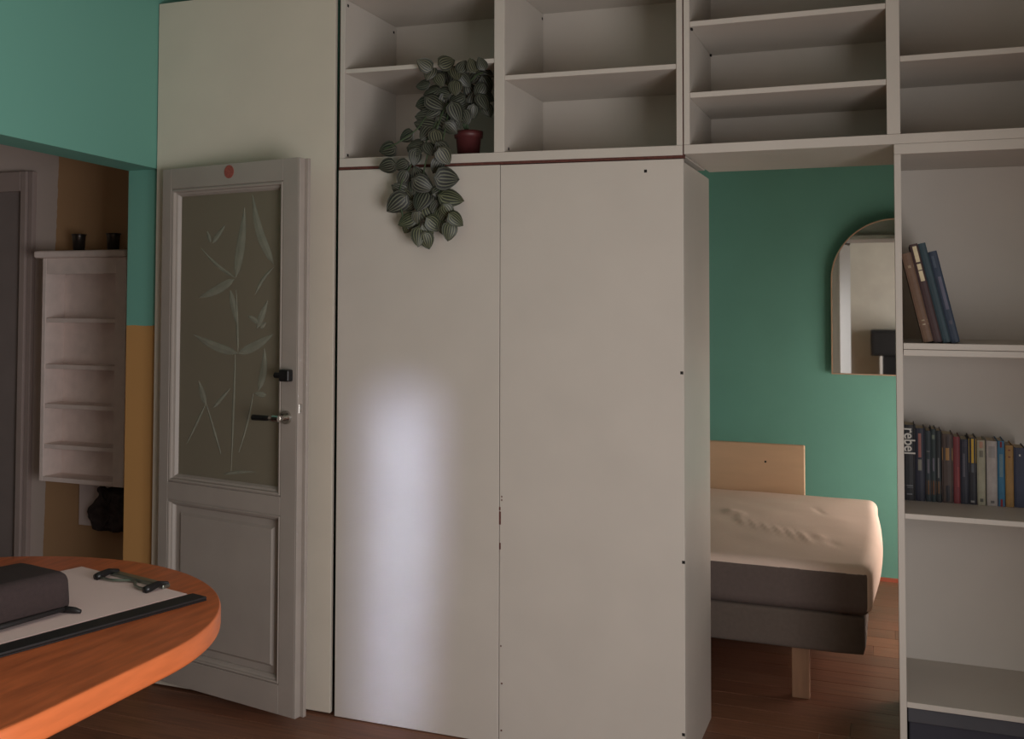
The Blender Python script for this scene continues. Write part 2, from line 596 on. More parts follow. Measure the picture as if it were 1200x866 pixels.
box('edge_strip', -0.006, 0.0025, 0.012, 0.3, 2.045, 2.76, M_raw, uA)
for (u, v, pl) in [(408, 6.8, 0.0226), (461.5, 38, 0.0226), (407.5, 182, 0.0226), (635.5, 22, 0.6656), (596, 174.5, 0.6656)]:
    p = at(u, v, 'x', pl)
    box('shelf_pin_hole', pl - 0.001, pl + 0.0008, p.y - 0.006, p.y + 0.006, p.z - 0.005, p.z + 0.005, M_dark, uA)

uC = thing('overhead_shelf_unit', 'open white shelf unit bridging the passage and running over the bookcase', 'shelf unit', (2.03, 0.24, 2.04))
UX1 = RX - 0.002
box('bottom_board', 1.300, UX1, 0.0, 0.536, 2.043, 2.074, M_lam, uC, 0.001, 1)
box('top_board', 1.300, UX1, 0.0, UD, 2.70, 2.735, M_lam_in, uC, 0.001, 1)
box('side_panel', 1.300, 1.3195, 0.0, UD, 2.0745, 2.6995, M_lam_in, uC, 0.001, 1)
box('divider_panel', 1.927, 1.966, 0.0, UD, 2.0745, 2.6995, M_lam_in, uC, 0.001, 1)
box('side_panel', UX1 - 0.02, UX1, 0.0, UD, 2.0745, 2.6995, M_lam_in, uC, 0.001, 1)
box('back_panel', 1.300, UX1, UD, UD + 0.008, 2.0745, 2.73, M_backp, uC)
for (xa, xb, z) in [(1.3198, 1.9267, 2.4705), (1.3198, 1.9267, 2.231), (1.9663, UX1 - 0.0203, 2.3)]:
    box('shelf', xa, xb, 0.004, UD - 0.001, z, z + 0.018, M_lam_in, uC, 0.001, 1)
for (u, v, pl) in [(809.5, 33.5, 1.3197), (832, 65.5, 1.3197)]:
    p = at(u, v, 'x', pl)
    box('shelf_pin', pl - 0.001, pl + 0.006, p.y - 0.008, p.y + 0.008, 2.464, 2.4703, M_dark, uC)

# ------------------------------------------------------------------ bookcase
KX0, KX1, KT = 1.9466, RX - 0.002, 2.0425
bk = thing('bookcase', 'tall white open bookcase with leaning books and a row of books', 'bookcase', (2.35, 0.22, 0))
KD = 0.452
box('side_panel', KX0, 1.9662, 0.0, KD, 0, 2.0105, M_lam, bk, 0.001, 1)
box('side_panel', KX1 - 0.02, KX1, 0.0, KD, 0, 2.0105, M_lam_in, bk, 0.001, 1)
box('top_board', KX0, KX1, 0.0, KD, 2.011, KT, M_lam, bk, 0.001, 1)
box('shelf', 1.9675, KX1 - 0.0203, 0.002, KD - 0.001, 1.4083, 1.427, M_lam, bk, 0.001, 1)
box('shelf', 1.9675, KX1 - 0.0203, 0.004, KD - 0.001, 1.388, 1.407, M_lam, bk, 0.001, 1)
box('shelf', 1.9664, KX1 - 0.0203, 0.004, KD - 0.001, 0.890, 0.906, M_lam, bk, 0.001, 1)
box('shelf', 1.9664, KX1 - 0.0203, 0.004, KD - 0.001, 0.320, 0.337, M_lam, bk, 0.001, 1)
box('back_panel', 1.9664, KX1 - 0.0203, KD, KD + 0.008, 0.02, 2.0105, M_backk, bk)

# unseen cabinet added behind the bookcase, keeping bedroom light off the wardrobe side
tc_ = thing('light_blocking_cabinet', 'unseen tall white cabinet added to block light, back to back with the bookcase', 'cabinet', (2.36, 0.74, 0))
box('carcass', 1.975, RX - 0.004, 0.466, 1.03, 0.0, 2.03, M_panelw, tc_, 0.002)
box('door', 1.978, 2.365, 1.031, 1.049, 0.01, 2.02, M_panelw, tc_, 0.002)
box('door', 2.369, RX - 0.006, 1.031, 1.049, 0.01, 2.02, M_panelw, tc_, 0.002)
for xx in (2.345, 2.389):
    box('knob', xx - 0.01, xx + 0.01, 1.049, 1.07, 1.0, 1.02, M_chrome, tc_, 0.004)

# box on the floor of the bookcase
sb = thing('storage_box', 'dark navy storage box in the lowest compartment of the bookcase', 'box', (2.35, 0.05, 0))
box('box_body', 1.972, KX1 - 0.028, 0.03, 0.43, 0.001, 0.272, M_navy, sb, 0.004)
box('box_lid', 1.969, KX1 - 0.024, 0.018, 0.44, 0.2725, 0.316, M_navy2, sb, 0.003)

# ------------------------------------------------------------------ glazed door
DS = 0.9785   # door leaf measured slightly larger; real leaf clears the floor by 45 mm
HX, HYD, ANG = -0.757, -0.047, math.atan2(-0.137, 0.708)
DZ = 0.0333
d1 = thing('door_1', 'grey-painted panelled door with etched glass pane standing open', 'door', (HX, HYD, DZ), ANG, kind='structure')
d1.scale = (DS, DS, DS)
ZT = 2.087
Z0 = 0.012


def dbox(nm, x0, x1, y0, y1, z0, z1, m_, par=None, bev=0.0015, seg=2):
    return box(nm, x0, x1, y0, y1, z0, z1, m_, par or d1, bev, seg)


dbox('stile', -0.022, 0.030, 0.0, 0.042, Z0, ZT, M_doorp)
dbox('stile', 0.640, 0.716, 0.0, 0.030, Z0, ZT, M_doorp)
dbox('edge_strip', 0.7161, 0.722, 0.0005, 0.030, Z0, ZT - 0.002, M_edgep, None, 0.001, 1)
dbox('edge_strip', 0.640, 0.737, 0.0301, 0.046, Z0, ZT - 0.002, M_edgep, None, 0.001, 1)
dbox('rail', 0.0305, 0.6395, 0.0, 0.042, 2.004, ZT, M_doorp)
dbox('rail', 0.0305, 0.6395, 0.0, 0.042, 0.745, 0.815, M_doorp)
dbox('rail', 0.0305, 0.6395, 0.0, 0.042, Z0, 0.120, M_doorp)


def moulding(nm, x0, x1, z0, z1, w_, y0, y1, m_):
    """picture-frame moulding stepping from y0 at its outer rim to y1 at its inner rim"""
    bm = bmesh.new()
    prof = [(0, y0), (w_ * 0.22, y0 - 0.004), (w_ * 0.42, y0 - 0.002), (w_ * 0.5, y0 + (y1 - y0) * 0.35), (w_ * 0.75, y0 + (y1 - y0) * 0.5), (w_, y1), (w_, y1 + 0.006), (0, y1 + 0.006)]
    rings = []
    for (d, yy) in prof:
        rings.append([bm.verts.new(c) for c in ((x0 + d, yy, z0 + d), (x1 - d, yy, z0 + d), (x1 - d, yy, z1 - d), (x0 + d, yy, z1 - d))])
    for i in range(len(prof)):
        a, b2 = rings[i], rings[(i + 1) % len(prof)]
        for j in range(4):
            bm.faces.new((a[j], a[(j + 1) % 4], b2[(j + 1) % 4], b2[j]))
    return finish(nm, bm, m_, d1)


moulding('moulding', 0.0306, 0.6394, 0.8156, 2.0034, 0.030, 0.004, 0.028, M_doorp)
moulding('moulding', 0.0306, 0.6394, 0.1206, 0.7444, 0.024, 0.004, 0.022, M_doorp)
# raised lower panel
bm = bmesh.new()
px0, px1, pz0, pz1 = 0.046, 0.626, 0.136, 0.729
ra = [bm.verts.new(c) for c in ((px0, 0.029, pz0), (px1, 0.029, pz0), (px1, 0.029, pz1), (px0, 0.029, pz1))]
i_ = 0.035
rb = [bm.verts.new(c) for c in ((px0 + i_, 0.027, pz0 + i_), (px1 - i_, 0.027, pz0 + i_), (px1 - i_, 0.027, pz1 - i_), (px0 + i_, 0.027, pz1 - i_))]
i_ = 0.045
rc = [bm.verts.new(c) for c in ((px0 + i_, 0.018, pz0 + i_), (px1 - i_, 0.018, pz0 + i_), (px1 - i_, 0.018, pz1 - i_), (px0 + i_, 0.018, pz1 - i_))]
rd = [bm.verts.new((v.co.x, 0.040, v.co.z)) for v in ra]
for A_, B_ in ((ra, rb), (rb, rc), (ra, rd)):
    for j in range(4):
        bm.faces.new((A_[j], A_[(j + 1) % 4], B_[(j + 1) % 4], B_[j]))
bm.faces.new(rc)
bm.faces.new(rd)
finish('lower_panel', bm, M_doorp, d1)
gl = dbox('glass_pane', 0.055, 0.618, 0.030, 0.036, 0.838, 1.982, M_glass, None, 0, 1)
gl['label'] = 'frosted glass pane etched with reeds and leaves'
GYP = 0.030


def dcoord(u, v):
    """pixel -> (s, z) on the glass face of the open door"""
    e = Vector((math.cos(ANG), math.sin(ANG), 0))
    nn = Vector((math.sin(ANG), -math.cos(ANG), 0))
    P = Vector((HX, HYD, 0)) - nn * GYP * DS
    d = ray(u, v)
    t = (P - CAM).dot(nn) / d.dot(nn)
    X = CAM + d * t
    return (X - Vector((HX, HYD, 0))).dot(e) / DS, (X.z - DZ) / DS


def etched(u0_, v0_, u1_, v1_, wid, bend=0.0):
    s0, z0 = dcoord(u0_, v0_)
    s1, z1 = dcoord(u1_, v1_)
    a = Vector((s0, z0))
    c = Vector((s1, z1))
    d = c - a
    nn = Vector((-d.y, d.x)).normalized()
    bm = bmesh.new()
    k = 9
    L, Rr, M2 = [], [], []
    for i in range(k):
        t = i / (k - 1)
        ctr = a + d * t + nn * bend * math.sin(math.pi * t)
        h = wid / 2 * (math.sin(math.pi * min(1, t ** 0.75)) ** 0.8 if 0 < t < 1 else 0) + 0.0006
        L.append(bm.verts.new((ctr.x + nn.x * h, GYP - 0.0008, ctr.y + nn.y * h)))
        M2.append(bm.verts.new((ctr.x, GYP - 0.0022, ctr.y)))
        Rr.append(bm.verts.new((ctr.x - nn.x * h, GYP - 0.0008, ctr.y - nn.y * h)))
    for i in range(k - 1):
        bm.faces.new((L[i], L[i + 1], M2[i + 1], M2[i]))
        bm.faces.new((M2[i], M2[i + 1], Rr[i + 1], Rr[i]))
        bm.faces.new((L[i], M2[i], Rr[i]) if False else (L[i], Rr[i], Rr[i + 1], L[i + 1]))
    return finish('etched_leaf', bm, M_etch, gl)


for a in [(276, 326, 287, 243, .045, -.006), (321, 310, 296, 228, .040, .02), (275, 327, 233, 349, .036, .006), (270, 340, 279, 384, .03, 0), (275, 325, 236, 291, .014, .01),
          (279, 414, 227, 392, .034, .01), (279, 414, 321, 391, .036, -.008), (276, 415, 271, 552, .012, 0), (303, 458, 310, 408, .034, -.012), (297, 461, 280, 530, .010, 0.006),
          (259, 532, 241, 470, .012, 0), (241, 474, 233, 446, .03, 0), (241, 474, 219, 520, .012, 0), (279, 412, 277, 340, .012, 0), (301, 385, 314, 352, .03, 0), (303, 378, 291, 370, .02, 0),
          (305, 384, 312, 378, .02, 0), (249, 285, 264, 264, .022, 0), (247, 284, 243, 271, .018, 0), (299, 345, 322, 312, .014, 0.01), (262, 556, 300, 553, .010, 0.004), (312, 463, 298, 461, .02, 0), (250, 478, 270, 455, .016, 0)]:
    etched(*a)
# handle, lock, latch, sticker
hd = finish('handle', (lambda bm: (tube(bm, [(0.668, -0.001, 1.113), (0.668, -0.010, 1.113)], [0.026, 0.024], 20), tube(bm, [(0.668, -0.009, 1.113), (0.668, -0.045, 1.113)], 0.011, 12), bm)[2])(bmesh.new()), M_chrome, d1, False)
finish('lever', (lambda bm: (tube(bm, [(0.676, -0.050, 1.113), (0.650, -0.052, 1.113), (0.630, -0.050, 1.112)], [0.012, 0.014, 0.010], 12), bm)[1])(bmesh.new()), M_chrome, hd)
finish('grip', (lambda bm: (tube(bm, [(0.634, -0.050, 1.112), (0.60, -0.051, 1.111), (0.545, -0.050, 1.110)], [0.009, 0.0105, 0.011], 12), bm)[1])(bmesh.new()), M_black, hd)['label'] = 'black grip sleeve'
lk = dbox('lock', 0.652, 0.700, -0.030, 0.0, 1.248, 1.293, M_black, None, 0.006, 3)
lk['label'] = 'black surface lock'
finish('lock_knob', (lambda bm: (tube(bm, [(0.660, -0.020, 1.270), (0.628, -0.020, 1.270)], 0.011, 12), bm)[1])(bmesh.new()), M_black, lk)
dbox('latch', 0.7215, 0.7245, 0.006, 0.022, 1.130, 1.165, M_chrome, None, 0.001, 1)
finish('sticker', (lambda bm: (tube(bm, [(0.356, 0.001, 2.055), (0.356, -0.0012, 2.055)], 0.026, 22), bm)[1])(bmesh.new()), M_red, d1)['label'] = 'faded red round sticker'

# ------------------------------------------------------------------ hallway
d2 = thing('door_2', 'dark grey door leaf with pale casing in the hallway', 'door', (-2.6, HY, 0), kind='structure')
xc0, xc1 = at(23, 400, 'y', HY - 0.03).x, at(35, 400, 'y', HY - 0.03).x
box('door_leaf', -2.95, xc0 - 0.002, HY - 0.02, HY, 0.01, 2.1, M_grey, d2)
box('casing', xc0, xc0 + (xc1 - xc0) * 0.55, HY - 0.045, HY, 0, 2.2, M_casing, d2, 0.004)
box('casing', xc0 + (xc1 - xc0) * 0.56, xc1, HY - 0.03, HY, 0, 2.2, M_casing, d2, 0.004)
box('casing', -2.95, xc0 - 0.001, HY - 0.045, HY, 2.1, 2.2, M_casing, d2, 0.004)

CFY = 0.50
cx0, cx1 = at(48, 430, 'y', CFY).x, at(146.5, 430, 'y', CFY).x
cz0, cz1 = 0.672, 1.752
hs = thing('hallway_shelf_unit', 'narrow white wall shelf with six open compartments in the hallway', 'shelf', ((cx0 + cx1) / 2, HY, cz0))
box('side_panel', cx0, cx0 + 0.022, CFY, HY - 0.001, cz0, cz1, M_cab, hs, 0.002)
box('side_panel', cx1 - 0.064, cx1, CFY, CFY + 0.022, cz0, cz1, M_cab, hs, 0.003)
box('side_panel', cx1 - 0.022, cx1, CFY + 0.0225, HY - 0.001, cz0, cz1, M_cab, hs, 0.002)
box('back_panel', cx0 + 0.0225, cx1 - 0.0225, HY - 0.012, HY - 0.001, cz0, cz1, M_cab, hs)
box('bottom_board', cx0 + 0.0225, cx1 - 0.0645, CFY, HY - 0.0125, cz0, cz0 + 0.022, M_cab, hs, 0.002)
box('top_rail', cx0 + 0.0225, cx1 - 0.0645, CFY + 0.001, CFY + 0.02, cz1 - 0.078, cz1, M_cab, hs, 0.002)
box('cornice', cx0 - 0.035, cx1 + 0.012, CFY - 0.028, HY - 0.001, cz1 + 0.0005, cz1 + 0.035, M_cab, hs, 0.010, 3)
for v in (374, 429, 476, 524):
    z = at(95, v, 'y', CFY).z
    box('shelf', cx0 + 0.0225, cx1 - 0.0645, CFY + 0.004, HY - 0.0125, z - 0.018, z + 0.004, M_cab, hs, 0.003)
p = at(92, 316, 'y', HY - 0.012)
box('hook', p.x - 0.014, p.x + 0.014, HY - 0.032, HY - 0.0122, p.z - 0.014, p.z + 0.014, M_dark, hs, 0.005, 3)
for i, u in enumerate((92.5, 132.8)):
    p = at(u, 287, 'z', cz1 + 0.0355)
    p = at(u, 287, 'y', 0.55)
    c = thing('tumbler', ['small dark metal tumbler standing near the middle of the hallway shelf top', 'small dark metal tumbler at the right-hand corner of the hallway shelf top'][i], 'cup', (p.x, 0.55, cz1 + 0.0352), group='tumblers on the hallway shelf')
    lathe('cup_body', [(0.027, 0), (0.032, 0.07), (0.035, 0.078), (0.033, 0.079), (0.030, 0.07), (0.024, 0.006), (0.0, 0.005)], M_cup, c, 22)
    lathe('rim', [(0.0335, 0.076), (0.0365, 0.0785), (0.035, 0.082), (0.0325, 0.080)], M_cup, c, 22)

# board and dark cloth bundle below the shelf
pb0, pb1 = at(92, 575, 'y', HY - 0.02), at(149, 621, 'y', HY - 0.02)
bb_ = thing('hanging_bag', 'dark crumpled cloth bundle on a white board under the hallway shelf', 'bag', ((pb0.x + pb1.x) / 2, HY, pb1.z))
box('backing_board', pb0.x, pb1.x + 0.15, HY - 0.016, HY - 0.001, pb1.z, cz0 - 0.004, mat('white_backing_board', (222, 206, 202), 0.8), bb_, 0.002)


def crumple(q):
    nv3 = lambda p_: Vector((noise.noise(p_), noise.noise(p_ + Vector((7.3, 1.9, 4.1))), noise.noise(p_ + Vector((2.7, 9.4, 5.6)))))
    n_ = nv3(q * 11.0 + Vector((0.31, 0.17, 0.53)))
    m_ = nv3(q * 34.0)
    q = q + Vector((n_.x * 0.075, n_.y * 0.03, n_.z * 0.045)) + m_ * 0.014
    q.y = min(q.y, 0.046)
    q.z = min(max(q.z, 0.0), 0.215)
    return q


cb = rounded('cloth_bundle', (0.27, 0.09, 0.20), 0.035, 26, M_bundle, bb_, crumple)
cb.location = Vector((at(134, 600, 'y', HY - 0.06).x + 0.02, HY - 0.066, pb1.z + 0.0)) - Vector(bb_.location)

# ------------------------------------------------------------------ table and what lies on it
tb = thing('dining_table', 'orange wooden table with rounded end and thick glowing edge', 'table', (-0.25, -1.75, 0))
TX, TR, TYA, TYB = -0.25, 0.659, -1.55, -1.95
N = 64


def stadium(r):
    ps = []
    for i in range(N + 1):
        a = math.pi * i / N
        ps.append((TX + r * math.cos(a), TYA + r * math.sin(a)))
    for i in range(N + 1):
        a = math.pi + math.pi * i / N
        ps.append((TX + r * math.cos(a), TYB + r * math.sin(a)))
    return ps


bm = bmesh.new()
offv = Vector(tb['off'])
ring = []
for r, z in ((TR - 0.004, 0.745), (TR - 0.006, 0.75)):
    ring.append([bm.verts.new(Vector((x_, y_, z)) - offv) for x_, y_ in stadium(r)])
k = len(ring[0])
for j in range(k):
    bm.faces.new((ring[0][j], ring[0][(j + 1) % k], ring[1][(j + 1) % k], ring[1][j]))
bm.faces.new(ring[1])
bm.faces.new(ring[0][::-1])
finish('table_top', bm, M_tabtop, tb)
bm = bmesh.new()
rings = []
for r, z in ((TR - 0.05, 0.692), (TR - 0.006, 0.692), (TR - 0.001, 0.697), (TR, 0.703), (TR, 0.742), (TR - 0.002, 0.7475), (TR - 0.0055, 0.7498), (TR - 0.012, 0.7446), (TR - 0.05, 0.744)):
    rings.append([bm.verts.new(Vector((x_, y_, z)) - offv) for x_, y_ in stadium(r)])
for i in range(len(rings)):
    a, c = rings[i], rings[(i + 1) % len(rings)]
    for j in range(k):
        bm.faces.new((a[j], a[(j + 1) % k], c[(j + 1) % k], c[j]))
finish('edge_band', bm, M_tabedge, tb, True)
lathe('pedestal', [(0.055, 0.06), (0.075, 0.12), (0.05, 0.30), (0.06, 0.55), (0.12, 0.66), (0.16, 0.6915)], M_tabedge, tb, 28, (0, 0, 0))
for i in range(4):
    bm = bmesh.new()
    a_ = math.pi / 4 + i * math.pi / 2
    tube(bm, [(0.03 * math.cos(a_), 0.03 * math.sin(a_), 0.10), (0.2 * math.cos(a_), 0.2 * math.sin(a_), 0.075), (0.36 * math.cos(a_), 0.36 * math.sin(a_), 0.028)], [0.035, 0.032, 0.027], 10)
    finish('foot', bm, M_tabedge, tb, True)

# clipboard in its own frame: x across the top edge, -y down the sheet
ctop0, ctop1 = at(122, 661, 'z', 0.753), at(241, 703, 'z', 0.753)
ca = math.atan2(ctop1.y - ctop0.y, ctop1.x - ctop0.x)
cw = (ctop1 - ctop0).length
ca += math.radians(7)
ctop0 = Vector((ctop1.x - cw * math.cos(ca), ctop1.y - cw * math.sin(ca), 0))
cb_ = thing('clipboard', 'large black clipboard holding white paper on the wooden table', 'clipboard', (ctop0.x, ctop0.y, 0.7502), ca)
box('board', -0.012, cw, -0.74, 0.004, 0.0, 0.004, M_board, cb_, 0.001, 1)
box('board_edge', 0.492, cw, -0.74, 0.004, 0.0042, 0.011, M_board, cb_, 0.002, 2)
for i in range(4):
    box('paper', -0.004 + 0.001 * i, 0.486 - 0.002 * i, -0.72 + 0.002 * i, -0.004 - 0.001 * i, 0.0043 + 0.0012 * i, 0.0054 + 0.0012 * i, M_paper, cb_)
clp = box('clip', 0.155, 0.395, -0.020, 0.006, 0.0092, 0.020, M_clipm, cb_, 0.003, 2)
for (xa, xb) in ((0.150, 0.178), (0.372, 0.400)):
    bm = bmesh.new()
    tube(bm, [((xa + xb) / 2, 0.002, 0.018), ((xa + xb) / 2, -0.03, 0.024), ((xa + xb) / 2, -0.062, 0.018), ((xa + xb) / 2, -0.074, 0.0155)], [0.008, 0.009, 0.011, 0.010], 10)
    finish('clip_arm', bm, M_black, clp, True)
bm = bmesh.new()
tube(bm, [(0.175 + 0.2 * t / 20, -0.062 + 0.036 * math.exp(-((t - 10) / 3.6) ** 2), 0.0145) for t in range(21)], 0.0042, 8)
finish('clip_wire', bm, M_clipm, clp, True)

# pouch
P0 = at(86, 716, 'z', 0.7605)
pdir = ca - math.pi / 2
po = thing('pouch', 'dark brown padded cloth pouch lying on the paper', 'pouch', (P0.x, P0.y, 0.7600), ca + 0.06)


def pouchf(q):
    q = q + Vector((-0.115, -0.25, 0))
    t = max(0, q.z / 0.1)
    q.x = -0.115 + (q.x + 0.115) * (1 - 0.12 * t * t)
    q.z *= 1 - 0.05 * math.sin(q.y * 9)
    nn = noise.noise(q * 9)
    return q + Vector((nn * 0.006, 0, nn * 0.005))


rounded('pouch_body', (0.23, 0.50, 0.098), 0.024, 22, M_pouch, po, pouchf)
bm = bmesh.new()
tube(bm, [(-0.02, -0.03, 0.010), (0.02, -0.01, 0.008), (0.035, -0.005, 0.006)], [0.010, 0.008, 0.005], 8)
finish('zip_pull', bm, M_board, po, True)
bm = bmesh.new()
tube(bm, [(0.001, -0.03, 0.012), (0.004, -0.2, 0.012), (0.001, -0.48, 0.012)], [0.006, 0.007, 0.006], 8)
finish('seam', bm, M_board, po, True)

# ------------------------------------------------------------------ bedroom
def split_off(o, test, name, material):
    """move the faces that pass the test into a new mesh object"""
    me = o.data
    out = []
    for keep in (False, True):
        bm = bmesh.new()
        bm.from_mesh(me)
        bmesh.ops.delete(bm, geom=[f for f in bm.faces if bool(test(f.calc_center_median(), f.normal)) != keep], context='FACES')
        m2 = bpy.data.meshes.new(name)
        bm.to_mesh(m2)
        bm.free()
        for p_ in m2.polygons:
            p_.use_smooth = True
        out.append(m2)
    o.data = out[0]
    out[0].materials.clear()
    out[0].materials.append(me.materials[0])
    n_ = bpy.data.objects.new(name, out[1])
    out[1].materials.clear()
    out[1].materials.append(material)
    COL.objects.link(n_)
    return n_


bd = thing('bed', 'low bed with white fitted sheet and taupe base behind the passage', 'bed', (0.88, 1.61, 0))
rounded('bed_base', (1.90, 1.53, 0.158), 0.02, 12, M_base, bd).location = (0, 0.0, 0.198)


def matt(q):
    # soft crown, bulging end and a few creases pressed into the sheet
    X, Y = q.x + 0.88, q.y + 1.61
    t = q.z / 0.19
    if t > 0.5:
        q.z += 0.022 * math.cos(q.x / 0.97 * 1.4) * max(0, math.cos(q.y / 0.78 * 1.45)) * (t - 0.5) * 2
        for i, (cxx, cyy, l_, wdt, amp) in enumerate([(1.30 + 0.055 * j, 1.45 - 0.035 * j, 0.10, 0.012, 0.007) for j in range(6)] + [(1.22, 1.66, 0.05, 0.02, 0.010), (1.27, 1.62, 0.06, 0.015, 0.009), (1.60, 1.9, 0.08, 0.010, -0.006), (1.64, 1.3, 0.05, 0.02, 0.004), (1.70, 1.2, 0.05, 0.02, -0.004)]):
            dx, dy = X - cxx, Y - cyy
            a = dx * 0.96 + dy * 0.28
            b2 = -dx * 0.28 + dy * 0.96
            q.z += amp * math.exp(-(a / wdt) ** 2 - (b2 / l_) ** 2)
        q.z += 0.003 * noise.noise(Vector((X * 6, Y * 6, 1)))
    if q.x > 0.9:
        q.x += 0.03 * max(0, math.sin(max(0, min(1, (q.y + 0.7) / 1.3)) * math.pi)) * (0.6 + 0.4 * math.sin(t * math.pi))
    q.y += 0.004 * noise.noise(Vector((X * 4, q.z * 14, 5)))
    return q


mt = rounded('mattress', (1.955, 1.57, 0.190), 0.045, 110, M_tick, bd, matt)
sh = split_off(mt, lambda c, n_: not (c.y < -0.70 and c.z < 0.163 and c.x < 0.958), 'sheet', M_sheet)
mt.location = (0.0, 0.0, 0.352)
mt['label'] = 'grey-brown side of the mattress'
sh['label'] = 'pale fitted sheet over the mattress'
sh.location = (0, 0, 0)
sh.parent = mt
for (lx, ly) in ((1.59, 0.905), (1.59, 2.28), (0.1, 0.905), (0.1, 2.28)):
    box('leg', lx - 0.033, lx + 0.033, ly - 0.022, ly + 0.022, 0.0, 0.205, M_bleg, bd, 0.003)
HBY = 2.425
hx0, hx1 = at(800, 517, 'y', HBY).x, at(943, 522, 'y', HBY).x
hz = at(943, 522, 'y', HBY).z
hb = thing('headboard', 'pale wooden board standing behind the mattress', 'board', ((hx0 + hx1) / 2, HBY, 0))
box('panel', hx0 - 0.6, hx1, HBY, HBY + 0.02, 0.003, hz, M_hb, hb, 0.006, 3)
p = at(897, 541, 'y', HBY)
box('screw_hole', p.x - 0.005, p.x + 0.005, HBY - 0.0008, HBY + 0.001, p.z - 0.005, p.z + 0.005, M_dark, hb)

# arched mirror
MX0 = 1.614
MRr = 0.345
mz0, mzs = 1.146, 1.680
mrot = -0.055
mi = thing('arched_mirror', 'frameless arched mirror with thin pale rim on the teal wall', 'mirror', (MX0, BY - 0.022, mz0), mrot)


def arch(r, n=40):
    zc = mzs - mz0
    cx_ = MRr
    return [(cx_ - r, 0.0 + (MRr - r))] + [(cx_ - r * math.cos(math.pi * i / n), zc + r * math.sin(math.pi * i / n)) for i in range(n + 1)] + [(cx_ + r, 0.0 + (MRr - r))]


bm = bmesh.new()
ys = ((MRr, -0.014), (MRr, 0.0), (MRr - 0.007, 0.0), (MRr - 0.007, -0.014))
rr = [[bm.verts.new((x_, yy, z_)) for x_, z_ in arch(r)] for r, yy in ys]
k = len(rr[0])
for i in range(4):
    a, c = rr[i], rr[(i + 1) % 4]
    for j in range(k):
        bm.faces.new((a[j], a[(j + 1) % k], c[(j + 1) % k], c[j]))
finish('rim', bm, M_rim, mi)
bm = bmesh.new()
fr = [bm.verts.new((x_, -0.011, z_)) for x_, z_ in arch(MRr - 0.0075)]
bk_ = [bm.verts.new((x_, -0.003, z_)) for x_, z_ in arch(MRr - 0.0075)]
bm.faces.new(fr)
bm.faces.new(bk_[::-1])
for j in range(k):
    bm.faces.new((fr[j], fr[(j + 1) % k], bk_[(j + 1) % k], bk_[j]))
finish('mirror_glass', bm, M_mirror, mi)
# stand-off that carries the mirror on the wall
bm = bmesh.new()
add_box(bm, 0.30, 0.40, 0.0, 0.045, 0.25, 0.35)
finish('bracket', bm, M_dark, mi)

# cabinet and black box by the wall behind the camera, seen only in the mirror
ck = thing('low_cabinet', 'black low cabinet with white side reflected in the arched mirror', 'cabinet', (1.18, -4.45, 0))
box('side_panel', 1.0, 1.03, -4.62, -4.26, 0.0, 0.93, M_lam, ck, 0.002)
box('body', 1.031, 1.34, -4.62, -4.28, 0.02, 0.93, M_black, ck, 0.003)
box('door', 1.034, 1.337, -4.279, -4.262, 0.03, 0.92, M_black, ck, 0.002)
bx_ = thing('black_box', 'black box standing on the black cabinet in the reflection', 'box', (1.12, -4.45, 0.931))
box('case', 0.90, 1.34, -4.60, -4.26, 0.9305, 1.24, M_black, bx_, 0.008, 3)
box('front', 0.93, 1.31, -4.26, -4.255, 0.96, 1.20, M_dark, bx_)


# ------------------------------------------------------------------ books
def bmat(col, var=0.12):
    return mat('book_cloth_%d_%d_%d' % col, col, 0.6, var, 40)


M_pages = mat('book_pages', (196, 184, 160), 0.9, 0.08, 90, stretch=(1, 40, 1))


